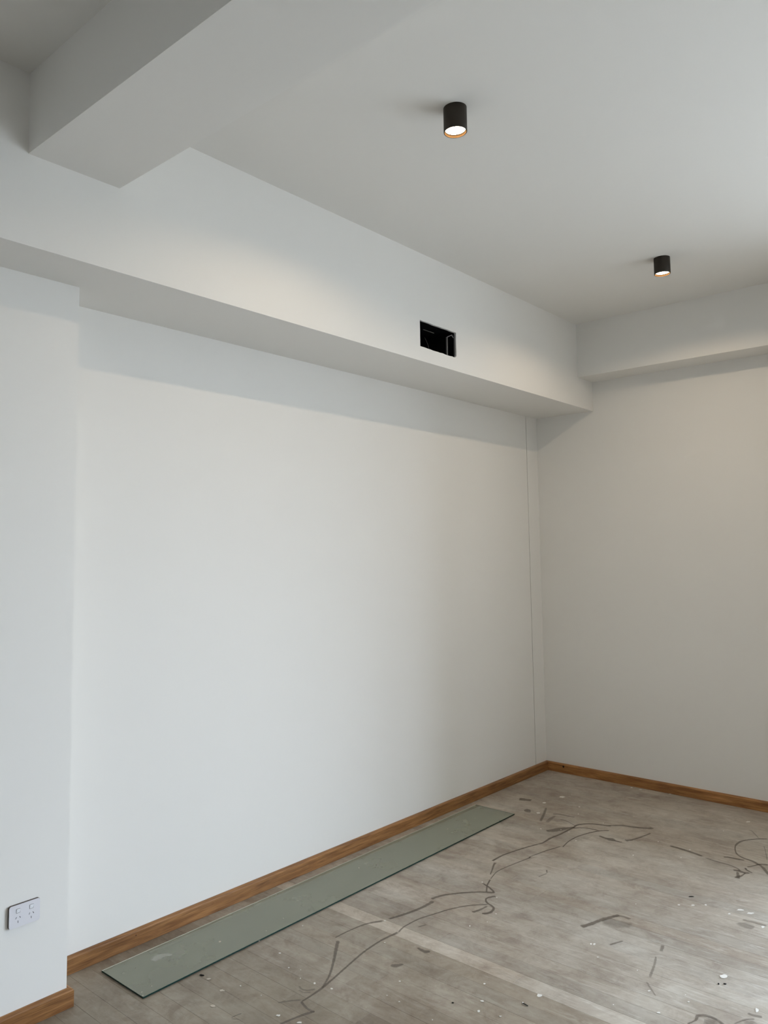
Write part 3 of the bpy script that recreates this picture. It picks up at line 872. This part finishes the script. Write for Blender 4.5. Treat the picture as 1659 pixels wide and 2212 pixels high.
# ------------------------------------------------------------------ double power outlet on the pier
GX0, GX1, GZ0, GZ1 = -4.3226, -4.2085, 0.3510, 0.4270
PY = -NY
t = thing('power_outlet', 'white double power outlet with two rocker switches low on left pier', 'outlet', (0, 0, 0))
bm = bmesh.new()
holed_panel(bm, lambda u, w: Vector((u, PY-0.0088, w)), round_rect(GX0-0.0005, GX1+0.0005, GZ0-0.0005, GZ1+0.0005, 0.0085), [], Vector((0, 0.0086, 0)))
obj('shaded_plate_side', bm, PLATE_SHADE, t)
slots, rock = [], []
def slot(cx, cz, ang, l=0.0070, w=0.0019):
    c, s = math.cos(ang), math.sin(ang)
    return [(cx+c*a-s*b, cz+s*a+c*b) for a, b in ((-l/2, -w/2), (l/2, -w/2), (l/2, w/2), (-l/2, w/2))]
centres = (GX0+0.0325, GX0+0.0815)
for cx in centres:
    slots += [slot(cx-0.0072, GZ0+0.0325, math.radians(60)), slot(cx+0.0072, GZ0+0.0325, math.radians(-60)),
              slot(cx, GZ0+0.0185, math.radians(90), 0.0078)]
    rock.append(round_rect(cx-0.0078, cx+0.0078, GZ0+0.0480, GZ0+0.0632, 0.002, 4))
bm = bmesh.new()
holed_panel(bm, lambda u, w: Vector((u, PY-0.0105, w)), round_rect(GX0, GX1, GZ0, GZ1, 0.0085), slots+rock,
            Vector((0, 0.0016, 0)), 0, 1)
o = obj('wall_plate', bm, [PLASTIC, SLOT], t)
for cx, rk in zip(centres, rock):
    bm = bmesh.new()
    add_box(bm, cx-0.0066, cx+0.0070, PY-0.0124, PY-0.0089, GZ0+0.0488, GZ0+0.0624, 0.0008)
    for vv in bm.verts:                                   # rocker tipped: its upper edge stands out
        if vv.co.y < PY-0.010:
            vv.co.y -= 0.0012*(vv.co.z-GZ0-0.0556)/0.007
    obj('rocker_switch', bm, PLASTIC_HI, t)
for k, cx in enumerate(centres):
    bm = bmesh.new()
    for q in slots[3*k:3*k+3]:
        mx_, mz_ = sum(a for a, _ in q)/4, sum(b for _, b in q)/4
        add_box(bm, mx_-0.0042, mx_+0.0042, PY-0.00892, PY-0.00885, mz_-0.0045, mz_+0.0045)
    obj('pin_socket', bm, SLOT, t)

# ------------------------------------------------------------------ sheet of glass on the floor
gx, gy = -3.8790, -0.0985
ang = math.atan2(0.0255, 2.765)
gt = thing('glass_sheet', 'long narrow sheet of greenish glass lying on the floor along the skirting', 'glass', (gx, gy, 0.0022))
gt.rotation_euler = (0, 0, ang)
GL, GW, GT, BV = 2.765, 0.287, 0.0062, 0.0006
bm = bmesh.new()
def ring_at(ins, z, back=None):
    bk = ins if back is None else back
    return [bm.verts.new(q) for q in ((ins, -GW+ins, z), (GL-ins, -GW+ins, z), (GL-ins, -bk, z), (ins, -bk, z))]
r0, r1, r2_, r3 = ring_at(BV, 0), ring_at(0, BV), ring_at(0, GT-BV), ring_at(BV, GT, 0.0045)   # the long back edge is widened to carry its painted glint
bm.faces.new(list(reversed(r0))).material_index = 0
bm.faces.new(r3).material_index = 0
for a, b, mi in ((r0, r1, 2), (r1, r2_, 1), (r2_, r3, 2)):
    for k in range(4):
        bm.faces.new((a[k], a[(k+1) % 4], b[(k+1) % 4], b[k])).material_index = 2 if k == 2 else 1
obj('glass_pane', bm, [GLASS, GLASS_EDGE, GLASS_GLINT], gt)
def on_glass(x, y):
    c, s = math.cos(-ang), math.sin(-ang)
    dx, dy = x-gx, y-gy
    return dx*c-dy*s, dx*s+dy*c
for pts, dn in (([(-3.700, -0.190, 0.02), (-3.668, -0.180, 0.034), (-3.640, -0.186, 0.024), (-3.612, -0.210, 0.012)], 0.5),
                ([(-3.610, -0.214, 0.012), (-3.590, -0.216, 0.02), (-3.566, -0.222, 0.012)], 0.28),
                ([(-3.665, -0.200, 0.010), (-3.640, -0.222, 0.02), (-3.600, -0.250, 0.012)], 0.22)):
    ribbon('dust_smear', [(*on_glass(a, b), w) for a, b, w in pts], SMEAR, gt, GT+0.0003, dn)
for (x, y, r) in ((-3.4131, -0.2654, 0.016), (-3.2978, -0.3879, 0.009), (-3.0837, -0.3117, 0.006), (-3.2162, -0.3422, 0.005),
                  (-3.86, -0.352, 0.007), (-3.87, -0.375, 0.006), (-3.81, -0.345, 0.006), (-2.42, -0.19, 0.008), (-1.62, -0.20, 0.008),
                  (-1.35, -0.22, 0.007)):
    u_, w_ = on_glass(x, y)
    fleck('dried_drop', u_, w_, r, 0, 0, r*0.8, GT+0.0002, CREAM, gt)

# ------------------------------------------------------------------ bits of rubbish on the floor
def lump(name, label, cat, x, y, sx, sy, sz, rot, mat, seed, group=None):
    bm = bmesh.new()
    bmesh.ops.create_icosphere(bm, subdivisions=2, radius=0.5)
    r = random.Random(seed)
    for vv in bm.verts:
        k = 1+r.uniform(-0.22, 0.22)
        vv.co = Vector((vv.co.x*sx*k, vv.co.y*sy*k, max(0.0, (vv.co.z*k+0.38))*sz))
    o = obj(name, bm, mat)
    o.location = (x, y, 0.0003)
    o.rotation_euler = (0, 0, rot)
    o['label'] = label
    o['category'] = cat
    if group:
        o['group'] = group
    return o
lump('splinter', 'short black splinter on the floor beside the glass sheet front edge', 'debris', -3.6254, -0.4159, 0.020, 0.0065, 0.006, math.radians(-62), GRIT, 3)
lump('grit_crumb', 'round black crumb under the big paint fleck, smaller of a pair', 'debris', -2.3368, -1.9411, 0.0070, 0.0065, 0.005, 0.3, GRIT, 4)
lump('grit_crumb', 'longer black crumb under the big paint fleck, larger of a pair', 'debris', -2.3206, -1.9592, 0.0105, 0.0065, 0.005, -0.9, GRIT, 5)
lump('wood_sliver', 'thin dark sliver lying alone on open floor beyond three white flecks', 'debris', -1.608, -1.5983, 0.026, 0.006, 0.004, math.radians(-48), GRIT, 6)
lump('grit_crumb', 'tiny dark crumb on bare floor left of the small screw', 'debris', -3.1218, -1.2582, 0.010, 0.006, 0.004, -0.9, GRIT, 7)
s = thing('screw', 'small pale metal screw with dark shank lying on the floorboards', 'screw', (-2.9540, -1.4520, 0.0035))
s.rotation_euler = (0, math.radians(2), math.radians(-96))
bm = bmesh.new()
prof = [(0.0005, 0.0)]
for k in range(14):
    prof += [(0.0014, 0.0015+0.0014*k), (0.0021, 0.0022+0.0014*k)]
prof += [(0.0018, 0.0225)]
lathe(bm, prof, 10)
o = obj('shank', bm, plain_mat('dark_shank', (0.05, 0.045, 0.04), 0.4, 0.5), s, True)
o.rotation_euler = (0, math.radians(-90), 0)
o.location = (0.024, 0, 0)
bm = bmesh.new()
lathe(bm, [(0.0018, 0.0), (0.0036, 0.0022), (0.0036, 0.0034), (0.001, 0.0036)], 14, 0, True)
o = obj('screw_head', bm, STEEL, s, True)
o.rotation_euler = (0, math.radians(-90), 0)
o.location = (0.0018, 0, 0)
